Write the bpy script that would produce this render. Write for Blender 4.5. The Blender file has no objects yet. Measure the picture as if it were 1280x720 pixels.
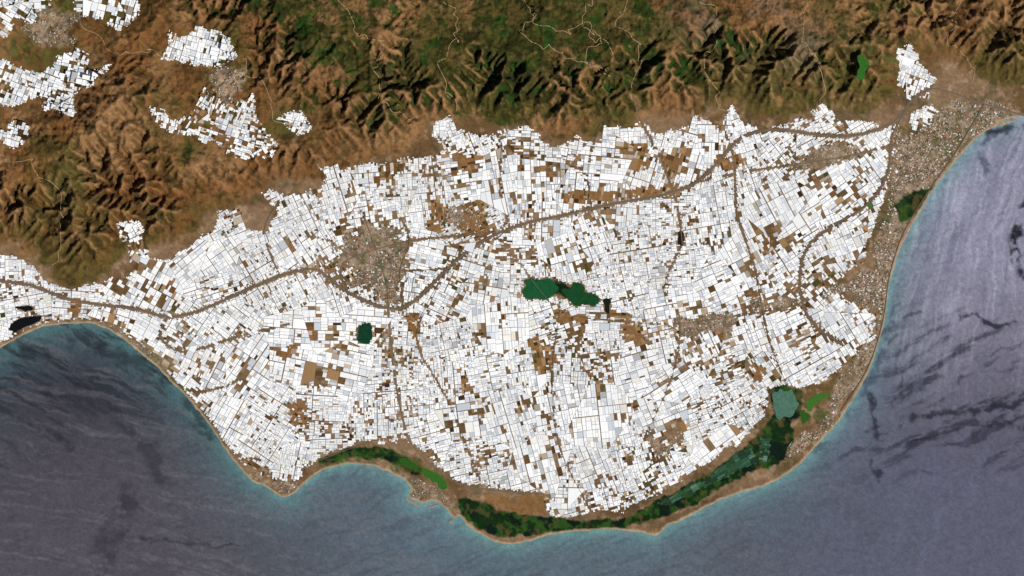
import bpy, math, random
import numpy as np
random.seed(7); np.random.seed(7)
S=0.1
def wx(x): return (np.asarray(x,float)-640)*S
def wy(y): return (360-np.asarray(y,float))*S
def lin(c):
    c=np.asarray(c,float)/255.
    return np.where(c<=0.04045,c/12.92,((c+0.055)/1.055)**2.4)
GAIN=1.22
def col(r,g,b): return lin((r,g,b))/GAIN
# ---------------------------------------------------------------- noise
def _h(ix,iy,seed):
    n=(ix.astype(np.int64)*374761393+iy.astype(np.int64)*668265263+seed*144665)&0xffffffff
    n=((n^(n>>13))*1274126177)&0xffffffff
    n=n^(n>>16)
    return (n&0xffff)/65535.0
def vnoise(x,y,s,seed=0):
    x=np.asarray(x,float)/s; y=np.asarray(y,float)/s
    ix=np.floor(x); iy=np.floor(y); fx=x-ix; fy=y-iy
    fx=fx*fx*fx*(fx*(fx*6-15)+10); fy=fy*fy*fy*(fy*(fy*6-15)+10)
    a=_h(ix,iy,seed);b=_h(ix+1,iy,seed);c=_h(ix,iy+1,seed);d=_h(ix+1,iy+1,seed)
    return (a+(b-a)*fx)*(1-fy)+(c+(d-c)*fx)*fy
def fbm(x,y,s,seed=0,o=5,g=0.5):
    t=0;a=1;n=0
    for i in range(o):
        ca,sa=math.cos(i*0.7),math.sin(i*0.7)
        t=t+a*vnoise(x*ca-y*sa,x*sa+y*ca,s,seed+i*17); n+=a; a*=g; s*=0.5
    return t/n
def sstep(a,b,x):
    t=np.clip((x-a)/(b-a),0,1); return t*t*(3-2*t)
def mix(c0,c1,m):
    return c0*(1-m[...,None])+np.asarray(c1)*m[...,None]
# ---------------------------------------------------------------- polygons
def dist_line(P,X,Y,closed=False):
    P=np.asarray(P,float); Q=np.roll(P,-1,0)
    n=len(P) if closed else len(P)-1
    D=np.full(X.shape,1e18)
    for i in range(n):
        ax,ay=P[i];bx,by=Q[i];dx=bx-ax;dy=by-ay;L=dx*dx+dy*dy+1e-9
        t=np.clip(((X-ax)*dx+(Y-ay)*dy)/L,0,1)
        D=np.minimum(D,(X-ax-t*dx)**2+(Y-ay-t*dy)**2)
    return np.sqrt(D)
def inside(P,X,Y):
    P=np.asarray(P,float);Q=np.roll(P,-1,0); r=np.zeros(X.shape,bool)
    for (ax,ay),(bx,by) in zip(P,Q):
        if ay==by: continue
        c=((ay>Y)!=(by>Y))&(X<(bx-ax)*(Y-ay)/(by-ay)+ax)
        r^=c
    return r
def sdf(P,X,Y):
    d=dist_line(P,X,Y,True); return np.where(inside(P,X,Y),d,-d)
def smooth(P,closed=False,k=3):
    P=np.asarray(P,float);out=[];n=len(P)
    rng=range(n) if closed else range(n-1)
    for i in rng:
        if closed: a,b,c,d=P[i-1],P[i],P[(i+1)%n],P[(i+2)%n]
        else: a,b,c,d=P[max(i-1,0)],P[i],P[i+1],P[min(i+2,n-1)]
        for j in range(k):
            t=j/k
            out.append(0.5*((2*b)+(c-a)*t+(2*a-5*b+4*c-d)*t*t+(3*b-a-3*c+d)*t**3))
    if not closed: out.append(P[-1])
    return np.array(out)
# raster for masks (1 px)
RX0,RY0=-120,-120
rx=np.arange(RX0,1401.);ry=np.arange(RY0,841.)
RXX,RYY=np.meshgrid(rx,ry)
def rsample(F,x,y):
    x=np.clip(np.asarray(x,float)-RX0,0,F.shape[1]-1.001);y=np.clip(np.asarray(y,float)-RY0,0,F.shape[0]-1.001)
    i=x.astype(int);j=y.astype(int);fx=x-i;fy=y-j
    return (F[j,i]*(1-fx)+F[j,i+1]*fx)*(1-fy)+(F[j+1,i]*(1-fx)+F[j+1,i+1]*fx)*fy
def local(F,P,fn,pad=30):
    P=np.asarray(P,float)
    x0,y0=(P.min(0)-pad).astype(int)-[RX0,RY0];x1,y1=(P.max(0)+pad).astype(int)-[RX0,RY0]
    x0=max(x0,0);y0=max(y0,0);x1=min(x1,F.shape[1]);y1=min(y1,F.shape[0])
    sl=(slice(y0,y1),slice(x0,x1))
    F[sl]=fn(F[sl],RXX[sl],RYY[sl])
def sdf_union(polys,pad=30):
    F=np.full(RXX.shape,-99.)
    for P in polys: local(F,P,lambda f,X,Y:np.maximum(f,np.maximum(sdf(P,X,Y),-99)),pad)
    return F
# ---------------------------------------------------------------- layout data
coast=[(-3000,900),(-300,560),(-120,500),(-50,462),(0,436),(20,424),(40,414),(62,407),(90,405),(112,404),(130,410),(150,421),(170,437),(195,458),(215,478),(240,505),(262,532),(280,560),(300,585),(318,604),(330,607),(345,618),(358,622),(368,616),(385,600),(400,590),(420,583),(445,580),(470,584),(490,592),(505,600),(514,611),(511,621),(528,629),(545,627),(560,640),(568,649),(575,645),(585,658),(605,671),(630,680),(655,678),(690,668),(730,664),(770,662),(800,665),(820,669),(835,657),(865,645),(890,630),(920,618),(950,609),(975,598),(1000,580),(1025,552),(1045,532),(1060,510),(1075,485),(1090,455),(1100,425),(1107,395),(1111,360),(1119,330),(1133,295),(1150,265),(1165,240),(1182,217),(1200,195),(1217,176),(1240,160),(1262,155),(1280,149),(1400,120),(3000,-200)]
cs=smooth(coast,False,3)
landpoly=np.vstack([cs,[(3000,-4000),(-3000,-4000)]])
foot=[(-3000,200),(-300,290),(0,312),(40,328),(60,349),(95,359),(135,348),(175,320),(215,314),(255,284),(300,250),(350,236),(400,228),(460,206),(515,193),(538,152),(580,154),(640,166),(700,178),(750,170),(800,155),(860,153),(910,140),(960,150),(1030,146),(1100,140),(1150,88),(1200,94),(1240,108),(1290,106),(1500,60),(3000,-300)]
mountpoly=np.vstack([smooth(foot,False,2),[(3000,-4000),(-3000,-4000)]])
gh_main=[(-110,330),(0,318),(25,322),(45,335),(62,352),(90,362),(130,350),(160,345),(175,322),(215,322),(245,300),(268,288),(272,262),(300,258),(306,284),(330,290),(345,262),(325,240),(340,236),(365,243),(400,232),(415,212),(430,208),(470,205),(510,197),(560,188),(540,170),(540,148),(565,142),(572,160),(610,168),(660,156),(690,182),(720,172),(750,180),(752,155),(790,158),(800,148),(820,165),(860,158),(868,143),(900,160),(915,132),(925,145),(940,160),(960,160),(1000,145),(1050,150),(1100,155),(1115,150),(1130,160),(1120,190),(1112,230),(1097,270),(1085,300),(1080,330),(1040,358),(1060,375),(1102,392),(1092,425),(1062,450),(1030,478),(990,488),(965,498),(950,530),(920,556),(870,588),(820,620),(780,640),(720,646),(684,646),(680,618),(650,612),(610,610),(570,602),(530,570),(500,545),(495,555),(450,553),(400,568),(380,592),(367,616),(352,620),(335,604),(300,578),(268,540),(240,500),(212,468),(188,447),(170,427),(150,411),(128,402),(100,398),(70,401),(40,407),(0,430),(-110,470)]
gh_sat=[[(206,74),(214,42),(228,48),(250,36),(268,38),(288,50),(298,74),(262,84),(240,80)],
 [(186,135),(200,135),(215,152),(248,138),(258,112),(290,128),(318,122),(320,150),(347,182),(340,194),(310,197),(280,187),(250,172),(215,167),(195,152)],
 [(-60,-40),(66,-20),(62,20),(40,30),(22,22),(12,48),(-60,46)],[(94,-20),(178,-20),(176,20),(150,40),(128,24),(98,22)],
 [(-50,70),(10,78),(50,96),(78,70),(100,62),(112,70),(108,92),(140,82),(126,100),(97,116),(94,143),(60,138),(50,118),(20,132),(-50,134)],
 [(0,168),(22,150),(38,160),(32,182),(14,186)],[(148,282),(172,278),(182,290),(174,304),(155,302)],
 [(350,148),(372,138),(390,160),(372,168)],[(1120,62),(1138,55),(1148,80),(1168,100),(1160,118),(1140,126),(1122,105)],
 [(1140,140),(1165,132),(1178,150),(1160,172),(1140,172)],[(1148,193),(1172,205),(1158,228),(1140,215)],[(1116,238),(1137,234),(1150,250),(1130,264),(1114,260)],
 [(400,210),(420,205),(430,216),(410,222)],[(160,306),(185,312),(180,330),(165,330)],[(1012,140),(1030,132),(1045,150),(1020,154)]]
towns={
 'main':[(430,288),(450,293),(458,280),(482,291),(498,286),(511,312),(502,322),(511,345),(496,352),(496,378),(476,374),(462,354),(438,353),(442,335),(422,330),(433,312)],
 'norias':[(832,402),(850,390),(872,396),(915,394),(912,414),(888,412),(870,422),(845,410)],
 'mojonera':[(1030,366),(1060,350),(1085,338),(1108,350),(1104,388),(1080,378),(1062,366)],
 'roquetas':[(1092,395),(1106,390),(1098,425),(1086,455),(1072,480),(1055,505),(1035,510),(1045,480),(1070,450),(1095,420)],
 'east':[(1122,170),(1150,175),(1190,150),(1225,140),(1255,150),(1215,170),(1190,200),(1165,235),(1140,275),(1120,310),(1112,340),(1094,335),(1095,300),(1108,262),(1120,215)],
 'vicar':[(1020,190),(1050,180),(1084,186),(1070,200),(1030,206),(984,214)],
 'almerimar':[(490,590),(515,600),(545,605),(572,622),(568,642),(548,628),(520,620)],
 'balerma':[(312,584),(340,602),(366,597),(370,612),(358,620),(330,606),(316,598)],
 'balanegra':[(120,404),(150,412),(175,430),(200,455),(198,458),(160,430),(140,416)],
 'spit':[(1005,545),(1040,512),(1052,515),(1020,553),(985,580),(965,580),(985,555)],
 'berja':[(26,34),(48,26),(60,12),(96,20),(88,40),(94,54),(60,66),(40,52)],
 'dalias':[(260,95),(278,88),(306,88),(303,112),(285,130),(270,112)],
 'felix':[(1135,175),(1190,125),(1240,130),(1270,140),(1240,150),(1200,165)],
 'smed':[(555,266),(596,258),(608,266),(600,290),(570,284)],
 'n3':[(812,550),(832,552),(848,540),(852,562),(820,568)],'n4':[(930,375),(975,378),(1000,368),(1000,380),(950,390)],
}
roads=[ (3.0,[(-110,340),(0,351),(40,357),(80,372),(120,380),(170,386),(210,396),(250,388),(300,366),(350,345),(392,336),(410,347),(430,362),(460,378),(485,385),(505,384),(530,366),(560,335),(590,310),(620,293),(660,278),(700,270),(760,256),(830,243),(870,228),(895,205),(912,185),(935,168),(970,162),(1020,168),(1060,170),(1095,162),(1120,150),(1140,125),(1165,111),(1190,116),(1230,130),(1300,150)]),
 (1.9,[(485,385),(488,420),(495,480),(505,530),(515,556),(540,582),(572,604),(610,612),(680,618)]),
 (2.2,[(1140,125),(1115,170),(1110,215),(1085,255),(1045,280),(1012,305),(1000,340),(1003,380),(1020,408),(1052,430)]),
 (1.7,[(905,165),(918,200),(920,260),(935,310),(945,340)]),
 (1.6,[(792,120),(800,150),(822,190),(845,250),(853,305)]),
 (1.4,[(870,228),(930,215),(1000,205),(1060,195),(1120,180)]),
 (1.5,[(430,362),(428,330),(470,312),(520,300),(560,296),(620,290)]),
 (1.4,[(210,396),(200,420),(230,440),(300,420),(360,405)]),
 (.8,[(620,293),(650,330),(700,388),(760,400),(840,405),(920,395),(1003,380)]),
 (1.0,[(250,490),(290,480),(310,455)]),(1.0,[(500,545),(460,553),(400,575)]),
 (.8,[(853,305),(830,360),(850,400),(840,470),(800,560)]),
 (.9,[(640,290),(625,240),(628,170)]),(.9,[(740,262),(735,210),(752,150)]),
 (.8,[(560,335),(520,420),(560,500),(600,600)]),(.8,[(700,388),(690,470),(700,560),(740,640)]),
 (.9,[(350,345),(330,290),(350,250)]),(.9,[(945,340),(960,420),(985,485)]),
 (1.0,[(410,300),(450,325),(500,338),(560,335)]),(1.0,[(455,270),(470,312),(482,350),(486,384)]),(.9,[(505,384),(500,340),(512,300),(500,270)]),
 (1.4,[(1230,130),(1195,190),(1160,240),(1130,290),(1112,345),(1104,400),(1085,460),(1050,515)]),
]
lagoons=[('a',[(652,364),(656,358),(655,351),(665,347),(671,352),(680,348),(691,351),(698,360),(693,367),(682,374),(670,373),(660,374)],(20,80,44)),
 ('b',[(703,362),(712,360),(717,353),(728,356),(733,366),(742,368),(750,374),(742,382),(730,379),(720,383),(711,374)],(14,68,32)),
 ('c',[(449,408),(462,404),(465,420),(460,429),(448,427)],(12,56,36)),
 ('e',[(20,385),(34,382),(43,386),(36,389)],(12,14,18)),('e2',[(12,408),(26,398),(50,395),(52,400),(34,408),(18,415)],(10,12,18)),
 ('f',[(966,494),(975,487),(985,489),(990,486),(994,494),(998,506),(988,522),(980,520),(974,525),(968,512)],(74,110,94)),
 ('g',[(755,375),(762,374),(762,392),(756,390)],(12,25,20)),('h',[(848,290),(854,292),(854,306),(848,304)],(25,22,20)),
]
marsh=[[(572,622),(590,624),(632,640),(690,648),(740,652),(790,650),(780,660),(700,664),(640,670),(612,668),(592,655),(578,645)],
 [(780,650),(830,622),(880,597),(925,565),(955,535),(965,520),(990,525),(990,548),(975,580),(940,590),(900,608),(870,628),(830,645),(800,655)],
 [(400,576),(430,562),(470,558),(490,564),(530,588),(520,592),(480,573),(440,572),(410,580)],[(664,350),(700,352),(745,374),(742,380),(700,370),(664,368)],
 [(1118,255),(1140,240),(1168,235),(1150,262),(1125,278)],[(960,488),(980,482),(1001,488),(1003,520),(975,528)]]
golf_crops=[[(500,572),(512,575),(524,584),(519,587),(504,580)],[(526,583),(542,590),(558,602),(558,610),(541,602),(530,593)],
 [(1008,502),(1025,492),(1038,492),(1030,499),(1018,506),(1012,516)],[(1000,515),(1006,512),(1012,522),(1004,530)],
 [(1070,72),(1078,70),(1084,80),(1080,92),(1076,102),(1069,94),(1073,84)],[(545,600),(556,604),(560,610),(552,612)],[(1085,255),(1088,252),(1090,258),(1086,260)]]  # first outline here is a field of green crops, not a golf course
pans=[[(822,628),(850,612),(880,597),(905,578),(928,562),(942,556),(946,580),(925,588),(905,598),(880,610),(850,626),(832,636)],[(947,550),(956,538),(966,545),(962,575),(950,580)]]
bare=[[(656,428),(672,420),(694,444),(690,462),(672,470),(664,455),(668,446)],[(605,618),(640,622),(682,618),(683,644),(640,640),(612,630)],[(540,250),(560,255),(556,290),(536,290)],
 [(88,372),(100,374),(98,396),(86,394)],[(780,405),(812,410),(815,430),(775,428)],[(700,240),(790,238),(850,228),(846,238),(790,248),(710,258)],[(580,255),(608,250),(610,290),(578,292)],[(505,392),(522,387),(526,420),(515,428)],
 [(345,435),(372,430),(375,445),(350,448)],[(760,385),(790,392),(788,402),(760,398)],[(570,190),(600,195),(595,215),(570,210)],[(890,200),(920,190),(940,205),(905,215)],[(690,386),(735,394),(730,410),(695,404)],[(935,455),(955,460),(950,475),(935,470)],[(360,505),(380,500),(385,535),(365,530)],
 [(384,404),(394,402),(397,418),(388,424)],[(573,466),(583,464),(588,488),(579,490)],[(770,180),(810,178),(815,210),(795,215)],[(820,190),(860,186),(862,215),(835,222)]]
# ---------------------------------------------------------------- fields
def roadfield():
    F=np.full(RXX.shape,99.)
    for w,P in roads:
        Q=smooth(P,False,3)
        local(F,Q,lambda f,X,Y:np.minimum(f,dist_line(Q,X,Y)-w/2),20)
    return F
F_road=roadfield()
F_town=sdf_union(towns.values())+(fbm(RXX,RYY,20,6,5,.65)-.5)*26
F_lag=sdf_union([p for _,p,_ in lagoons]+golf_crops)
F_marsh=sdf_union(marsh)
F_bare=sdf_union(bare)+(fbm(RXX,RYY,14,8,3)-.5)*8
F_gh=np.maximum(sdf_union([gh_main]),sdf_union(gh_sat)+2.0)
wob=(fbm(RXX,RYY,14,5,4,.6)-0.5)*12
F_coast=sdf(landpoly,RXX,RYY)
# ---------------------------------------------------------------- mountain erosion
ex=np.arange(-320,1601,2.);ey=np.arange(-320,381,2.)
EX,EY=np.meshgrid(ex,ey); ny,nx=EX.shape
msd=sdf(mountpoly,EX+ (fbm(EX,EY,60,9,4)-.5)*40,EY+(fbm(EX,EY,60,19,4)-.5)*34)
def blob(X,Y,cx,cy,sx,sy): return np.exp(-((X-cx)/sx)**2-((Y-cy)/sy)**2)
def basinf(X,Y):
    return np.clip(blob(X,Y,250,60,45,30)+blob(X,Y,275,155,70,30)+blob(X,Y,40,80,80,65)+blob(X,Y,140,5,50,30)+blob(X,Y,370,155,26,18)+blob(X,Y,1145,90,30,50)*.9,0,1)
bas=basinf(EX,EY)
U=sstep(-5,45,msd)*(0.15+1.7*fbm(EX,EY,130,31,4))*(1-0.85*bas)*(.55+.45*sstep(0,200,msd))
h=np.where(msd>0,msd*0.1,0)+fbm(EX,EY,70,41,6,.6)*50*sstep(0,30,msd)
h[msd<=0]=0
N=nx*ny; idx=np.arange(N).reshape(ny,nx)
root=(msd<=0)
def shift(a,dy,dx,fill):
    o=np.full_like(a,fill)
    ys=slice(max(dy,0),ny+min(dy,0)); yd=slice(max(-dy,0),ny+min(-dy,0))
    xs=slice(max(dx,0),nx+min(dx,0)); xd=slice(max(-dx,0),nx+min(-dx,0))
    o[yd,xd]=a[ys,xs]; return o
rndk=0.3+1.4*fbm(EX,EY,24,77,5,.65)
for it in range(55):
    best=np.zeros((ny,nx)); rec=idx.copy()
    for dy in(-1,0,1):
        for dx in(-1,0,1):
            if dy==0 and dx==0: continue
            s=(h-shift(h,dy,dx,1e9))/math.hypot(dx,dy)
            m=s>best; best=np.where(m,s,best); rec=np.where(m,idx+dy*nx+dx,rec)
    rec[root]=idx[root]
    r=rec.ravel(); d=(r!=np.arange(N)).astype(np.int32); rr=r.copy()
    for k in range(11):
        d=d+d[rr]; rr=rr[rr]
    order=np.argsort(d,kind='stable'); ds=d[order]; mx=int(ds[-1])
    bd=np.searchsorted(ds,np.arange(mx+2))
    A=np.ones(N)
    for L in range(mx,0,-1):
        ii=order[bd[L]:bd[L+1]]; np.add.at(A,r[ii],A[ii])
    hf=(h+np.where(root,0,U)).ravel()
    F=0.10*np.sqrt(A)*rndk.ravel()
    for L in range(1,mx+1):
        ii=order[bd[L]:bd[L+1]]; f=F[ii]; hf[ii]=(hf[ii]+f*hf[r[ii]])/(1+f)
    h=hf.reshape(ny,nx)
    p=np.pad(h,1,mode='edge')
    lap=p[:-2,1:-1]+p[2:,1:-1]+p[1:-1,:-2]+p[1:-1,2:]-4*h
    h=h+0.02*lap; h[root]=0
def blur(a,n):
    for _ in range(n):
        p=np.pad(a,1,mode='edge'); a=(p[:-2,1:-1]+p[2:,1:-1]+p[1:-1,:-2]+p[1:-1,2:]+4*a)/8
    return a
hb=blur(h,60); h=h*(1-bas)+hb*bas
sc=10.0/np.percentile(h,99.5); h*=sc
A2=blur(np.log(A.reshape(ny,nx)),1)
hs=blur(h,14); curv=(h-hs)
h=.66*(hs+curv*(0.65+0.65*sstep(.36,.62,fbm(EX,EY,90,78,4)))); h[root]=0
h=np.maximum(h,0)
def esample(F,x,y):
    x=np.clip((x+320)/2,0,nx-1.001);y=np.clip((y+320)/2,0,ny-1.001)
    i=x.astype(int);j=y.astype(int);fx=x-i;fy=y-j
    return (F[j,i]*(1-fx)+F[j,i+1]*fx)*(1-fy)+(F[j+1,i]*(1-fx)+F[j+1,i+1]*fx)*fy
# ---------------------------------------------------------------- mesh helpers
def grid_axis(a,b,step,far,n):
    core=np.arange(a,b+step,step)
    t=(np.linspace(0,1,n+1)[1:])**2.2
    return np.concatenate([(a-far*t)[::-1],core,core[-1]+far*t])
def make_grid(name,gx,gy,Z,C,mat,smoothf=True):
    X,Y=np.meshgrid(gx,gy); r,c=X.shape
    co=np.stack([wx(X),wy(Y),Z],-1).reshape(-1,3)
    i=np.arange(r*c).reshape(r,c)
    q=np.stack([i[:-1,:-1],i[1:,:-1],i[1:,1:],i[:-1,1:]],-1).reshape(-1,4)
    me=bpy.data.meshes.new(name)
    me.vertices.add(len(co)); me.vertices.foreach_set('co',co.ravel())
    me.loops.add(q.size); me.loops.foreach_set('vertex_index',q.ravel().astype(np.int32))
    me.polygons.add(len(q)); me.polygons.foreach_set('loop_start',np.arange(0,q.size,4,dtype=np.int32))
    me.polygons.foreach_set('use_smooth',np.full(len(q),smoothf))
    me.update(calc_edges=True)
    at=me.color_attributes.new('tint','FLOAT_COLOR','POINT')
    cc=np.ones((len(co),4)); cc[:,:3]=C.reshape(-1,3); at.data.foreach_set('color',cc.ravel())
    ob=bpy.data.objects.new(name,me); bpy.context.collection.objects.link(ob); me.materials.append(mat); return ob
def material(name,rough=0.9,spec=0.1,scale=4.0,amt=0.25,bump=0.0,color=None,scale2=None):
    m=bpy.data.materials.new(name); m.use_nodes=True; nt=m.node_tree; nd=nt.nodes; lk=nt.links
    b=nd['Principled BSDF']; b.inputs['Roughness'].default_value=rough; b.inputs['Specular IOR Level'].default_value=spec
    geo=nd.new('ShaderNodeNewGeometry')
    n=nd.new('ShaderNodeTexNoise'); n.inputs['Scale'].default_value=scale; n.inputs['Detail'].default_value=6; n.inputs['Roughness'].default_value=0.65
    lk.new(geo.outputs['Position'],n.inputs['Vector'])
    mr=nd.new('ShaderNodeMapRange'); mr.inputs['From Min'].default_value=0.3; mr.inputs['From Max'].default_value=0.7
    mr.inputs['To Min'].default_value=1-amt; mr.inputs['To Max'].default_value=1+amt; lk.new(n.outputs['Fac'],mr.inputs['Value'])
    mul=nd.new('ShaderNodeVectorMath'); mul.operation='SCALE'
    if color is None:
        a=nd.new('ShaderNodeAttribute'); a.attribute_name='tint'; lk.new(a.outputs['Color'],mul.inputs[0])
    else:
        c=nd.new('ShaderNodeRGB'); c.outputs[0].default_value=(*color,1); lk.new(c.outputs[0],mul.inputs[0])
    lk.new(mr.outputs['Result'],mul.inputs['Scale']); lk.new(mul.outputs[0],b.inputs['Base Color'])
    if bump:
        bp=nd.new('ShaderNodeBump'); bp.inputs['Strength'].default_value=bump; bp.inputs['Distance'].default_value=0.1
        lk.new(n.outputs['Fac'],bp.inputs['Height']); lk.new(bp.outputs[0],b.inputs['Normal'])
    return m
# ---------------------------------------------------------------- terrain
gx=grid_axis(-60,1340,1.25,4000,30); gy=grid_axis(-60,780,1.25,4000,30)
X,Y=np.meshgrid(gx,gy)
jx=(fbm(X,Y,9,3,3)-.5)*3; jy=(fbm(X,Y,9,4,3)-.5)*3
csd=sdf(landpoly,X+jx,Y+jy)
H=np.where(csd>0,0.03*sstep(0,3,csd)+0.16*(1-np.exp(-np.maximum(csd,0)/160)),np.maximum(csd*0.02,-1.5))
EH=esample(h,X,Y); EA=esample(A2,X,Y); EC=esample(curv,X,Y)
mountm=sstep(0.0,0.06,EH)
rid=1-np.abs(2*fbm(X+(fbm(X,Y,20,63,3)-.5)*16,Y,8,61,5,.65)-1)
H=H+EH*(csd>0)+(rid-0.6)*0.55*sstep(0.03,.7,EH)*(1-basinf(X,Y))*(csd>0)
n1=fbm(X,Y,150,101,5);n2=fbm(X,Y,40,102,5);n3=fbm(X,Y,9,103,4,.6);n4=fbm(X,Y,3.2,104,2)
C=np.zeros(X.shape+(3,))+col(132,98,64)
C=mix(C,col(110,76,44),sstep(.35,.62,n1*.6+n2*.4))
C=mix(C,col(88,76,40),sstep(.43,.60,fbm(X,Y,70,105,5)))
wm=blob(X,Y,130,190,190,140); C=mix(C,col(122,76,40),wm*0.55*sstep(.35,.6,n2))
C=mix(C,col(152,116,80),sstep(.57,.75,fbm(X,Y,25,106,5,.6))*0.5)
C=mix(C,col(152,130,104),sstep(5.0,7.5,EA)*0.6)
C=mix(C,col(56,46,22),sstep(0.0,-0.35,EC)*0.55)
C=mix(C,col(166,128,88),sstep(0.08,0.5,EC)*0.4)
fo=1.3*blob(X,Y,700,45,110,65)+0.9*blob(X,Y,380,20,70,45)+.9*blob(X,Y,560,40,170,70)+.9*blob(X,Y,235,188,50,22)+.8*blob(X,Y,1110,0,90,18)+.7*blob(X,Y,450,95,90,60)+.6*blob(X,Y,640,120,190,40)+.6*blob(X,Y,840,50,80,60)+.5*blob(X,Y,285,10,60,20)+.4*blob(X,Y,1000,60,160,60)+.3*blob(X,Y,100,250,90,60)
fm=sstep(.49,.61,fbm(X,Y,32,107,6,.7)+0.20*(fo-.55)-0.12*np.clip(EC*3,-1,1))*np.clip(fo*1.6,0,1)
C=mix(C,mix(np.zeros(C.shape)+col(70,66,30),col(38,48,18),sstep(.42,.56,n3)),fm*.85)
C=mix(C,col(32,64,20),sstep(.54,.68,fbm(X,Y,14,108,5,.6))*fm*.85)
gr=.8*blob(X,Y,920,20,60,35)+.5*blob(X,Y,1020,60,60,30); C=mix(C,col(140,122,108),np.clip(gr,0,1)*sstep(.42,.6,n2)*.6)
C=mix(C,col(40,38,16),sstep(.52,.68,n3)*.55*mountm)
cul=sstep(.60,.68,fbm(X,Y,6,120,2))*np.clip(basinf(X,Y)+blob(X,Y,1080,85,40,30)+blob(X,Y,990,100,30,20),0,1)
C=mix(C,col(70,90,36),cul*.5)
plain=(1-mountm)
ps=mix(np.zeros(X.shape+(3,))+col(132,106,80),col(104,80,52),sstep(.35,.65,n2)); ps=mix(ps,col(170,146,118),sstep(.55,.75,n3)*.5)
ps=mix(ps,col(78,68,44),sstep(.6,.75,fbm(X,Y,18,109,4))*.6)
C=C*(1-plain[...,None])+ps*plain[...,None]
tn=rsample(F_town,X,Y); C=mix(C,mix(np.zeros(X.shape+(3,))+col(162,142,120),col(112,98,78),sstep(.4,.6,n3)),sstep(-5,4,tn)*.75)
br=rsample(F_bare,X,Y); C=mix(C,col(134,98,62),sstep(-1,1,br)*.9)
ms=rsample(F_marsh,X,Y)+(fbm(X,Y,10,110,5,.6)-.4)*11
mc=mix(np.zeros(X.shape+(3,))+col(20,42,18),col(44,74,28),sstep(.47,.62,fbm(X,Y,8,111,4))); mc=mix(mc,col(74,66,40),sstep(.60,.72,fbm(X,Y,8,112,4)))
mc=mix(mc,col(14,30,22),sstep(.54,.62,fbm(X,Y,18,113,4)))
C=mix(C,mc,sstep(-1,1.5,ms))
C=mix(C,col(84,66,46),blob(X,Y,880,632,170,26)*.7*sstep(-1,-4,ms)*(csd>3))
C=mix(C,col(60,84,34),sstep(.53,.66,fbm(X,Y,7,114,3))*np.clip(blob(X,Y,520,585,50,18)+blob(X,Y,430,572,40,14)+blob(X,Y,1025,510,22,26)+blob(X,Y,1190,180,60,40)*.8+blob(X,Y,1110,260,40,40)*.6+blob(X,Y,470,330,40,50)*.6+blob(X,Y,200,450,90,70)*.5,0,1)*.8*(csd>2))
be=sstep(3.4,1.6,csd)*sstep(-8,0,csd); C=mix(C,col(174,152,126),be*.7)
C=C*(0.72+0.56*n4[...,None])
m_terr=material('terrain_soil',0.95,0.05,6.0,0.22,0.25)
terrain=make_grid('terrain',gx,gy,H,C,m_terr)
def height(x,y):
    x=np.asarray(x,float);y=np.asarray(y,float)
    i=np.clip(np.searchsorted(gx,x)-1,0,len(gx)-2);j=np.clip(np.searchsorted(gy,y)-1,0,len(gy)-2)
    fx=(x-gx[i])/(gx[i+1]-gx[i]);fy=(y-gy[j])/(gy[j+1]-gy[j])
    return (H[j,i]*(1-fx)+H[j,i+1]*fx)*(1-fy)+(H[j+1,i]*(1-fx)+H[j+1,i+1]*fx)*fy
# ---------------------------------------------------------------- sea
sx_=grid_axis(-40,1320,1.5,4000,30); sy_=grid_axis(130,760,1.5,4000,30)
X2,Y2=np.meshgrid(sx_,sy_)
sd=-sdf(landpoly,X2,Y2)
W=np.zeros(X2.shape+(3,))+col(76,72,82)
westm=sstep(430,230,X2)
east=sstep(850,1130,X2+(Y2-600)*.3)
mid=np.exp(-((X2-640)/290)**2)*sstep(540,650,Y2+np.abs(X2-600)*.12)
W=mix(W,col(146,144,166),east*sstep(640,220,Y2))  # lavender sun glint of the east, painted into the water colour
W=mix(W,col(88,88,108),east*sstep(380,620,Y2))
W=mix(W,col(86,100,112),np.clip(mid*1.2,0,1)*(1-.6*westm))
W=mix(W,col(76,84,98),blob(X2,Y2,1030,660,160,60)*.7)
W=mix(W,col(42,44,56),blob(X2,Y2,70,470,190,75)*.8)
fr=np.exp(-np.maximum(sd,0)/8); fr2=np.exp(-np.maximum(sd,0)/24)
W=mix(W,col(88,126,136),fr2*.6); W=mix(W,col(112,166,160),fr*.55)
W=mix(W,col(26,68,72),fr2*.55*westm)
q1=fbm(X2,Y2,140,201,3)*40; q2=fbm(X2,Y2,140,202,3)*40
q3=(fbm(X2,Y2,12,203,3)-.5)*6
def streak(ang,ls,ws,seed,lo,hi):
    a=math.radians(ang); u=(X2+q1)*math.cos(a)+(Y2+q2)*math.sin(a); v=-(X2+q1)*math.sin(a)+(Y2+q2)*math.cos(a)+q3
    return sstep(lo,hi,fbm(u/ls,v/ws,1.0,seed,6,.62))
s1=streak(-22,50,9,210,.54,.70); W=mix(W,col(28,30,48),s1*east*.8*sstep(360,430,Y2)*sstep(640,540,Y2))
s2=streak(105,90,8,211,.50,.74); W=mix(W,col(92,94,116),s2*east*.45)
s2b=streak(100,60,4,214,.48,.74); W=mix(W,col(174,174,190),s2b*east*.5*sstep(580,260,Y2))  # brighter sheen: pale glint streaks painted into the eastern sea colour
s3=streak(25,45,7,212,.47,.64); W=mix(W,col(20,22,32),s3*westm*.65*sstep(660,480,Y2+X2*.25))
s4=streak(12,60,4,213,.50,.74); W=mix(W,col(112,108,112),s4*(1-east)*.34)
s5=streak(-20,40,4,217,.50,.74); W=mix(W,col(56,56,68),s5*(1-.5*east)*.35)
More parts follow.
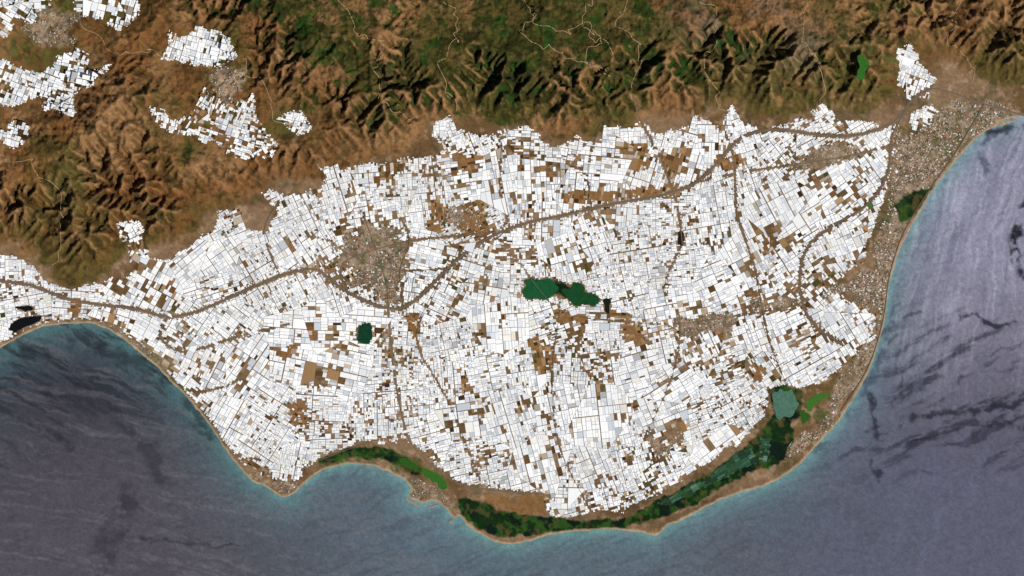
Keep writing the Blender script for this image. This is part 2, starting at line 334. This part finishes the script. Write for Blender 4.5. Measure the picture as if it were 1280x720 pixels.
def slick(P,w,c,a,sd_):
    global W
    Q=smooth(P,False,4); n=(fbm(X2,Y2,14,sd_,5,.6)-.5)
    d=dist_line(Q,X2+n*16,Y2+(fbm(X2,Y2,16,sd_+9,5,.6)-.5)*16)
    br=sstep(.36,.56,fbm(X2,Y2,18,sd_+31,4,.6))
    W=mix(W,c,sstep(w*1.1,w*.1,d+n*w*2)*a*br)
dk=col(16,18,38)
slick([(1290,240),(1274,275),(1266,300),(1270,330),(1286,350)],8,dk,1,301)
slick([(1240,165),(1225,190),(1232,215)],5,col(60,62,92),.7,302); slick([(1235,162),(1262,162),(1275,156),(1290,156)],9,dk,.85,312)
slick([(1190,400),(1215,395),(1245,408),(1280,402)],4,dk,.9,303)
slick([(1085,490),(1095,540),(1085,565),(1100,600)],5,dk,.8,304)
slick([(1130,470),(1115,510),(1120,530)],4,dk,.6,305)
slick([(1140,520),(1190,515),(1240,512),(1285,500)],6,dk,.85,306)
slick([(1130,560),(1180,535),(1230,530),(1285,535)],5,dk,.7,307)
slick([(1110,430),(1125,400),(1150,385)],3,dk,.6,308)
slick([(1060,520),(1090,470),(1115,400),(1120,350)],6,col(52,60,88),.6,309)
slick([(120,740),(140,660),(165,620)],24,col(46,44,52),.7,310)
slick([(160,672),(210,676),(260,680),(300,684)],3,col(36,36,46),.7,311)
slick([(30,440),(90,430),(160,450),(210,480),(260,545)],12,col(18,24,30),.6,313)
slick([(60,495),(120,500),(180,560),(200,600)],12,col(28,28,38),.5,314)
slick([(10,520),(60,540),(90,560)],8,col(28,29,40),.5,315)
g=vnoise(X2,Y2,1.9,220); g2=fbm(X2,Y2,4,223,3,.7)
W=W*(0.84+0.32*g[...,None])*(0.82+.36*g2[...,None])*(0.90+.20*fbm(X2,Y2,9,221,4,.6)[...,None])*(0.88+.24*fbm(X2,Y2,90,222,4)[...,None])
m_sea=material('sea_water',0.42,0.25,7.0,0.12,0.15)
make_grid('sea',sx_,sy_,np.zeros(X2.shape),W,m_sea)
# ---------------------------------------------------------------- prisms
class Batch:
    def __init__(s): s.v=[];s.f=[];s.c=[]
    def prism(s,P,z0,z1,c,side=None):
        n=len(P);b=len(s.v)
        for p in P: s.v.append((float(wx(p[0])),float(wy(p[1])),z1))
        for p in P: s.v.append((float(wx(p[0])),float(wy(p[1])),z0))
        a=0
        for i in range(n):
            j=(i+1)%n; a+=P[i][0]*-P[j][1]+P[j][0]*P[i][1]
        top=list(range(b,b+n))
        if a<0: top=top[::-1]
        s.f.append(top); s.c.append(c)
        for i in range(n):
            j=(i+1)%n; q=[b+i,b+n+i,b+n+j,b+j]
            if a<0: q=q[::-1]
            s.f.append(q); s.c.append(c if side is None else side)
    def build(s,name,mat):
        me=bpy.data.meshes.new(name); me.from_pydata(s.v,[],s.f)
        at=me.color_attributes.new('tint','FLOAT_COLOR','CORNER')
        cc=[]
        for f,c in zip(s.f,s.c): cc.extend([c[0],c[1],c[2],1.0]*len(f))
        at.data.foreach_set('color',cc); me.materials.append(mat)
        ob=bpy.data.objects.new(name,me); bpy.context.collection.objects.link(ob); return ob
def clip(P,nx_,ny_,d):
    o=[];n=len(P)
    for i in range(n):
        a=P[i];b=P[(i+1)%n];da=a[0]*nx_+a[1]*ny_-d;db=b[0]*nx_+b[1]*ny_-d
        if da<=0:o.append(a)
        if (da<0<db)or(db<0<da):
            t=da/(da-db);o.append((a[0]+(b[0]-a[0])*t,a[1]+(b[1]-a[1])*t))
    return o
def area(P):
    a=0
    for i in range(len(P)):
        x0,y0=P[i];x1,y1=P[(i+1)%len(P)];a+=x0*y1-x1*y0
    return abs(a)/2
guides=[(60,380,10),(200,400,25),(300,500,38),(420,480,8),(460,430,-4),(350,300,-30),(250,330,-28),(600,220,-8),(700,230,5),(820,200,12),(720,310,-14),(850,330,-12),(950,300,-20),(1000,220,-25),(1050,250,-28),(560,380,28),(540,450,-5),(620,450,-12),(700,500,-8),(650,580,-10),(800,470,-22),(850,540,-28),(760,600,-12),(950,450,-25),(1030,430,-35),(560,540,-18),(250,60,15),(280,150,20),(1140,90,25),(20,100,20)]
def theta(x,y):
    sxx=0;syy=0
    for gx_,gy_,a in guides:
        w=1/((x-gx_)**2+(y-gy_)**2+400)**1.5; a=math.radians(a)*4
        sxx+=w*math.cos(a);syy+=w*math.sin(a)
    return math.atan2(syy,sxx)/4
def voronoi(seeds,R,gap=.2):
    out=[]
    S_=np.array(seeds)
    for i,(x,y) in enumerate(seeds):
        P=[(x-R,y-R),(x+R,y-R),(x+R,y+R),(x-R,y+R)]
        d=np.hypot(S_[:,0]-x,S_[:,1]-y); nb=np.argsort(d)[1:16]
        for k in nb:
            ax,ay=S_[k];L=d[k]
            if L<1e-6 or L>2.5*R: continue
            nx_,ny_=(ax-x)/L,(ay-y)/L
            P=clip(P,nx_,ny_,(x*nx_+y*ny_)+L/2-gap)
            if len(P)<3: break
        if len(P)>=3: out.append(((x,y),P))
    return out
def rs(F,x,y):
    i=int(min(max(x-RX0,0),F.shape[1]-1)+.5);j=int(min(max(y-RY0,0),F.shape[0]-1)+.5)
    i=min(i,F.shape[1]-1);j=min(j,F.shape[0]-1)
    return F[j,i]
F_ok=np.minimum.reduce([F_gh+wob,F_road-0.3,-F_town+1.0,-F_lag-1.0,-F_marsh-1.0,F_coast-4])
F_hole=fbm(RXX,RYY,30,55,5,.6); F_tone=fbm(RXX,RYY,45,56,4,.6)
lots=[]
GAPS=[1.1,.95,.85,.7,.55,.42,.32,.27,.23]
def split(P,th,amin,lvl,F,thr=0,small=3.0,elong=1.0,sg=.7):
    a=area(P)
    cx=sum(p[0] for p in P)/len(P);cy=sum(p[1] for p in P)/len(P)
    vals=[rs(F,p[0],p[1]) for p in P]+[rs(F,cx,cy)]
    if max(vals)<-6 and a<60: return
    if max(vals)<-45: return
    tgt=amin*math.exp(random.gauss(0,sg))
    if min(vals)<thr and a>small*1.3: tgt=small
    if a<=tgt:
        if min(vals)>=thr-0.35 and a>1.2: lots.append((P,cx,cy,a))
        return
    c,s=math.cos(th),math.sin(th)
    us=[p[0]*c+p[1]*s for p in P];vs=[-p[0]*s+p[1]*c for p in P]
    du=max(us)-min(us);dv=max(vs)-min(vs)
    gap=GAPS[min(lvl,8)]*random.uniform(.4,1.6)
    t=random.uniform(.3,.7)
    if du*elong>dv: m=min(us)+du*t; n_=(c,s)
    else: m=min(vs)+dv*t; n_=(-s,c)
    A_=clip(P,n_[0],n_[1],m-gap/2);B_=clip(P,-n_[0],-n_[1],-(m+gap/2))
    for Q in(A_,B_):
        if len(Q)>=3: split(Q,th,amin,lvl+1,F,thr,small,elong,sg)
seeds=[]
sp=58
for j in range(-2,15):
    for i in range(-3,24):
        x=i*sp+(j%2)*sp/2+random.uniform(-24,24);y=j*sp*.9+random.uniform(-24,24)
        if rs(F_gh,x,y)>-70: seeds.append((x,y))
for (x,y),P in voronoi(seeds,75,.15):
    th=theta(x,y)+math.radians(random.gauss(0,7))
    split(P,th,random.choice([13,18,26,38]),1,F_ok,0,3.0,random.choice([.6,1,1.6]))
print('lots',len(lots))
gh=Batch();fields=Batch()
whites=[(254,254,254),(249,250,251),(238,240,243),(222,226,232),(202,207,215),(250,248,241),(232,228,218),(182,183,184)]
wts=[32,25,17,12,8,8,5,4]
WL=[col(*w)*1.03 for w in whites]
browns=[col(*b) for b in[(140,104,66),(120,84,48),(160,126,90),(104,78,50),(150,116,80),(88,62,36),(176,150,118),(70,74,36),(60,44,28),(190,176,156),(170,160,146)]]
for P,cx,cy,a in lots:
    hv=rs(F_hole,cx,cy); p=0.06+0.5*float(sstep(.54,.70,hv))
    p+=.45*float(sstep(-16,0,rs(F_town,cx,cy)))
    if rs(F_gh,cx,cy)<4: p+=.12
    if a<6: p+=.10
    if a>40: p-=.03
    if cx>540 and cx<860 and cy>190 and cy<330: p+=.04
    if cy<200 and cx<400: p+=.12 if not(200<cx<300 and cy<85) else 0
    if rs(F_bare,cx,cy)>0: p=.93
    zc=float(height(cx,cy)); zz=float(max(max(height(q[0],q[1]) for q in P),zc))
    r=random.random()
    if r<p*0.5: continue
    if r<p:
        fields.prism(P,zc-.2,zz+.012,random.choice(browns)*random.uniform(.8,1.15)); continue
    tone=1-.12*float(sstep(.46,.60,rs(F_tone,cx,cy)))
    w=random.choices(WL,wts)[0]*random.uniform(.93,1.0)*tone
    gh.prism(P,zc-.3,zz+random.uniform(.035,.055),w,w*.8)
m_gh=material('greenhouse_plastic',0.55,0.2,9.0,0.08,0)
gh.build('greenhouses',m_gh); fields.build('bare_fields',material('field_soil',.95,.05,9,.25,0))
# ---------------------------------------------------------------- towns
roofs=[col(*b) for b in[(180,128,100),(170,116,92),(190,168,144),(208,198,186),(240,238,234),(150,138,126),(128,118,108),(198,178,156),(170,150,130),(104,88,68),(84,90,56)]]
m_b=material('roof_plaster',.9,.1,12,.15,0)
Ft=np.minimum.reduce([F_town+2.5,F_road-.4,F_coast-3.0,-F_lag-1])
for nm,P in towns.items():
    lots=[]
    P_=np.array(P,float); x0,y0=P_.min(0)-12;x1,y1=P_.max(0)+12
    bs=[(x,y) for x in np.arange(x0,x1+22,22) for y in np.arange(y0,y1+22,22)]
    bs=[(x+random.uniform(-6,6),y+random.uniform(-6,6)) for x,y in bs]
    for (x,y),Q in voronoi(bs,26,.3):
        split(Q,theta(x,y)+random.gauss(0,.15),3.0,4,Ft,0,1.6)
    B=Batch()
    for Q,cx,cy,a in lots:
        if random.random()<(.5 if nm!='main' else .35)+.4*float(sstep(.5,.65,rs(F_hole,cx,cy))): continue
        if rs(F_marsh,cx,cy)>-1: continue
        k=.86; Q=[(cx+(q[0]-cx)*k,cy+(q[1]-cy)*k) for q in Q]
        z=float(height(cx,cy)); c=random.choice(roofs)*random.uniform(.65,1.0)
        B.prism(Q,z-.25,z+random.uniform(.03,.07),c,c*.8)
    if B.v: B.build('town_buildings',m_b)
# ---------------------------------------------------------------- roads
def ribbon(name,P,w,mat,off,step=1.0):
    Q=smooth(P,False,4); L=np.concatenate([[0],np.cumsum(np.hypot(*np.diff(Q,axis=0).T))])
    n=max(int(L[-1]/step),4); t=np.linspace(0,L[-1],n)
    x=np.interp(t,L,Q[:,0]);y=np.interp(t,L,Q[:,1]); dx=np.gradient(x);dy=np.gradient(y);l=np.hypot(dx,dy)+1e-9
    nxx=-dy/l;nyy=dx/l
    vs=[];rows=[-.5,0,.5]
    for k in rows:
        X_=x+nxx*w*k;Y_=y+nyy*w*k; vs.append((X_,Y_,height(X_,Y_)))
    zm=np.max([v[2] for v in vs],0)+off
    V=[];
    for k in range(3):
        for a_,b_,c_ in zip(wx(vs[k][0]),wy(vs[k][1]),zm): V.append((a_,b_,c_))
    F_=[]
    for k in range(2):
        for i in range(n-1): F_.append((k*n+i,(k+1)*n+i,(k+1)*n+i+1,k*n+i+1))
    me=bpy.data.meshes.new(name);me.from_pydata(V,[],F_);me.materials.append(mat)
    ob=bpy.data.objects.new(name,me);bpy.context.collection.objects.link(ob)
m_r=material('asphalt',.95,.05,14,.2,0,tuple(col(108,96,86)))
m_r2=material('asphalt_worn',.95,.05,14,.25,0,tuple(col(112,98,84)))
m_tr=material('dirt_track',.95,.05,14,.25,0,tuple(col(166,140,106)))
for k,(w,P) in enumerate(roads):
    ribbon('motorway' if w>=3 else 'road',P,w*.66,m_r if w>=2 else m_r2,.02+.003*k)
def wiggle(P,amp,seed):
    Q=smooth(P,False,8); 
    return [(x+(fbm(np.array(x),np.array(y),12,seed,3)-.5)*amp,y+(fbm(np.array(x),np.array(y),12,seed+5,3)-.5)*amp) for x,y in Q]
tracks=[[(640,-10),(665,20),(655,45),(690,60),(720,80),(760,95)],[(735,-5),(728,30),(745,55),(735,75),(760,90)],[(660,20),(700,40),(735,40),(765,70)],[(790,-10),(770,30),(800,60),(790,120)],[(430,0),(445,40),(480,60),(470,110),(520,150)],[(90,20),(140,60),(175,70),(210,66)],[(300,80),(330,110),(350,150),(385,150)],[(880,0),(900,40),(880,80),(905,140)],[(1010,0),(1000,50),(1030,90),(1020,140)],[(1200,0),(1190,50),(1215,80),(1200,110)],[(0,200),(50,210),(80,260),(70,330)],[(560,0),(575,40),(550,80),(570,140)]]
for k,P in enumerate(tracks): ribbon('dirt_track',wiggle(P,26,400+k*13),.65,m_tr,.04,.8)
# ---------------------------------------------------------------- patches
def patch(name,P,color,off,rough=.6,amt=.12,sc=10,spec=.2):
    Q=smooth(P,True,5); Q=[(x+(float(vnoise(x,y,4,9))-.5)*3,y+(float(vnoise(x,y,4,19))-.5)*3) for x,y in Q]
    z=float(np.max(height([q[0] for q in Q],[q[1] for q in Q])))+off
    B=Batch();B.prism(Q,z-.12,z,col(*color)); B.build(name,material(name+'_surface',rough,spec,sc,amt,0))
for n_,P,c in lagoons: patch('lagoon',P,c,.01,.35,.3,3)
for P in golf_crops: patch('golf_crop_green',P,random.choice([(50,100,34),(58,108,40),(44,86,30)]),.012,.9,.75,12,.05)
lots=[]
Fp=sdf_union(pans)+(fbm(RXX,RYY,12,57,4)-.5)*8
for P in pans:
    P_=np.array(P,float);x0,y0=P_.min(0);x1,y1=P_.max(0)
    split([(x0,y0),(x1,y0),(x1,y1),(x0,y1)],math.radians(-30 if x1-x0>60 else 10),60,6,Fp,0,5,.45,.5)
B=Batch();pc=[col(*c) for c in[(28,64,38),(22,52,32),(58,98,78),(38,76,50),(20,44,26),(38,72,34),(84,116,98)]]
for Q,cx,cy,a in lots:
    z=float(height(cx,cy)); B.prism(Q,z-.1,z+.02,random.choices(pc,[5,5,4,5,4,4,1])[0]*random.uniform(.85,1.15))
B.build('salt_ponds',material('salt_pond_surface',.45,.2,4,.4,0))
B=Batch()
for P in [[(508,622),(512,625),(526,632),(525,634),(510,627),(506,623)],[(534,634),(548,630),(549,632),(535,636)],[(562,650),(567,652),(566,655),(561,653)]]:
    B.prism(P,-.3,.06,col(150,130,110))
B.build('harbour_breakwater',m_b)
# ---------------------------------------------------------------- light / camera
w=bpy.data.worlds.new('World');bpy.context.scene.world=w;w.use_nodes=True
nt=w.node_tree;bg=nt.nodes['Background'];sky=nt.nodes.new('ShaderNodeTexSky');sky.sky_type='NISHITA';sky.sun_disc=False
EL,AZ=48,130
sky.sun_elevation=math.radians(EL);sky.sun_rotation=math.radians(AZ)
nt.links.new(sky.outputs[0],bg.inputs[0]);bg.inputs[1].default_value=.05
l=bpy.data.lights.new('sun','SUN');l.energy=4.95;l.angle=math.radians(.5);l.color=(1,.965,.91)
so=bpy.data.objects.new('sun',l);bpy.context.collection.objects.link(so)
so.rotation_euler=(math.radians(90-EL),0,math.radians(180-AZ))
c=bpy.data.cameras.new('camera');c.lens=200;c.clip_end=3000;c.clip_start=1
co=bpy.data.objects.new('camera',c);bpy.context.collection.objects.link(co);co.location=(0,0,128/36*200);bpy.context.scene.camera=co
sc_=bpy.context.scene;sc_.view_settings.view_transform='Standard';sc_.view_settings.look='None';sc_.view_settings.exposure=0
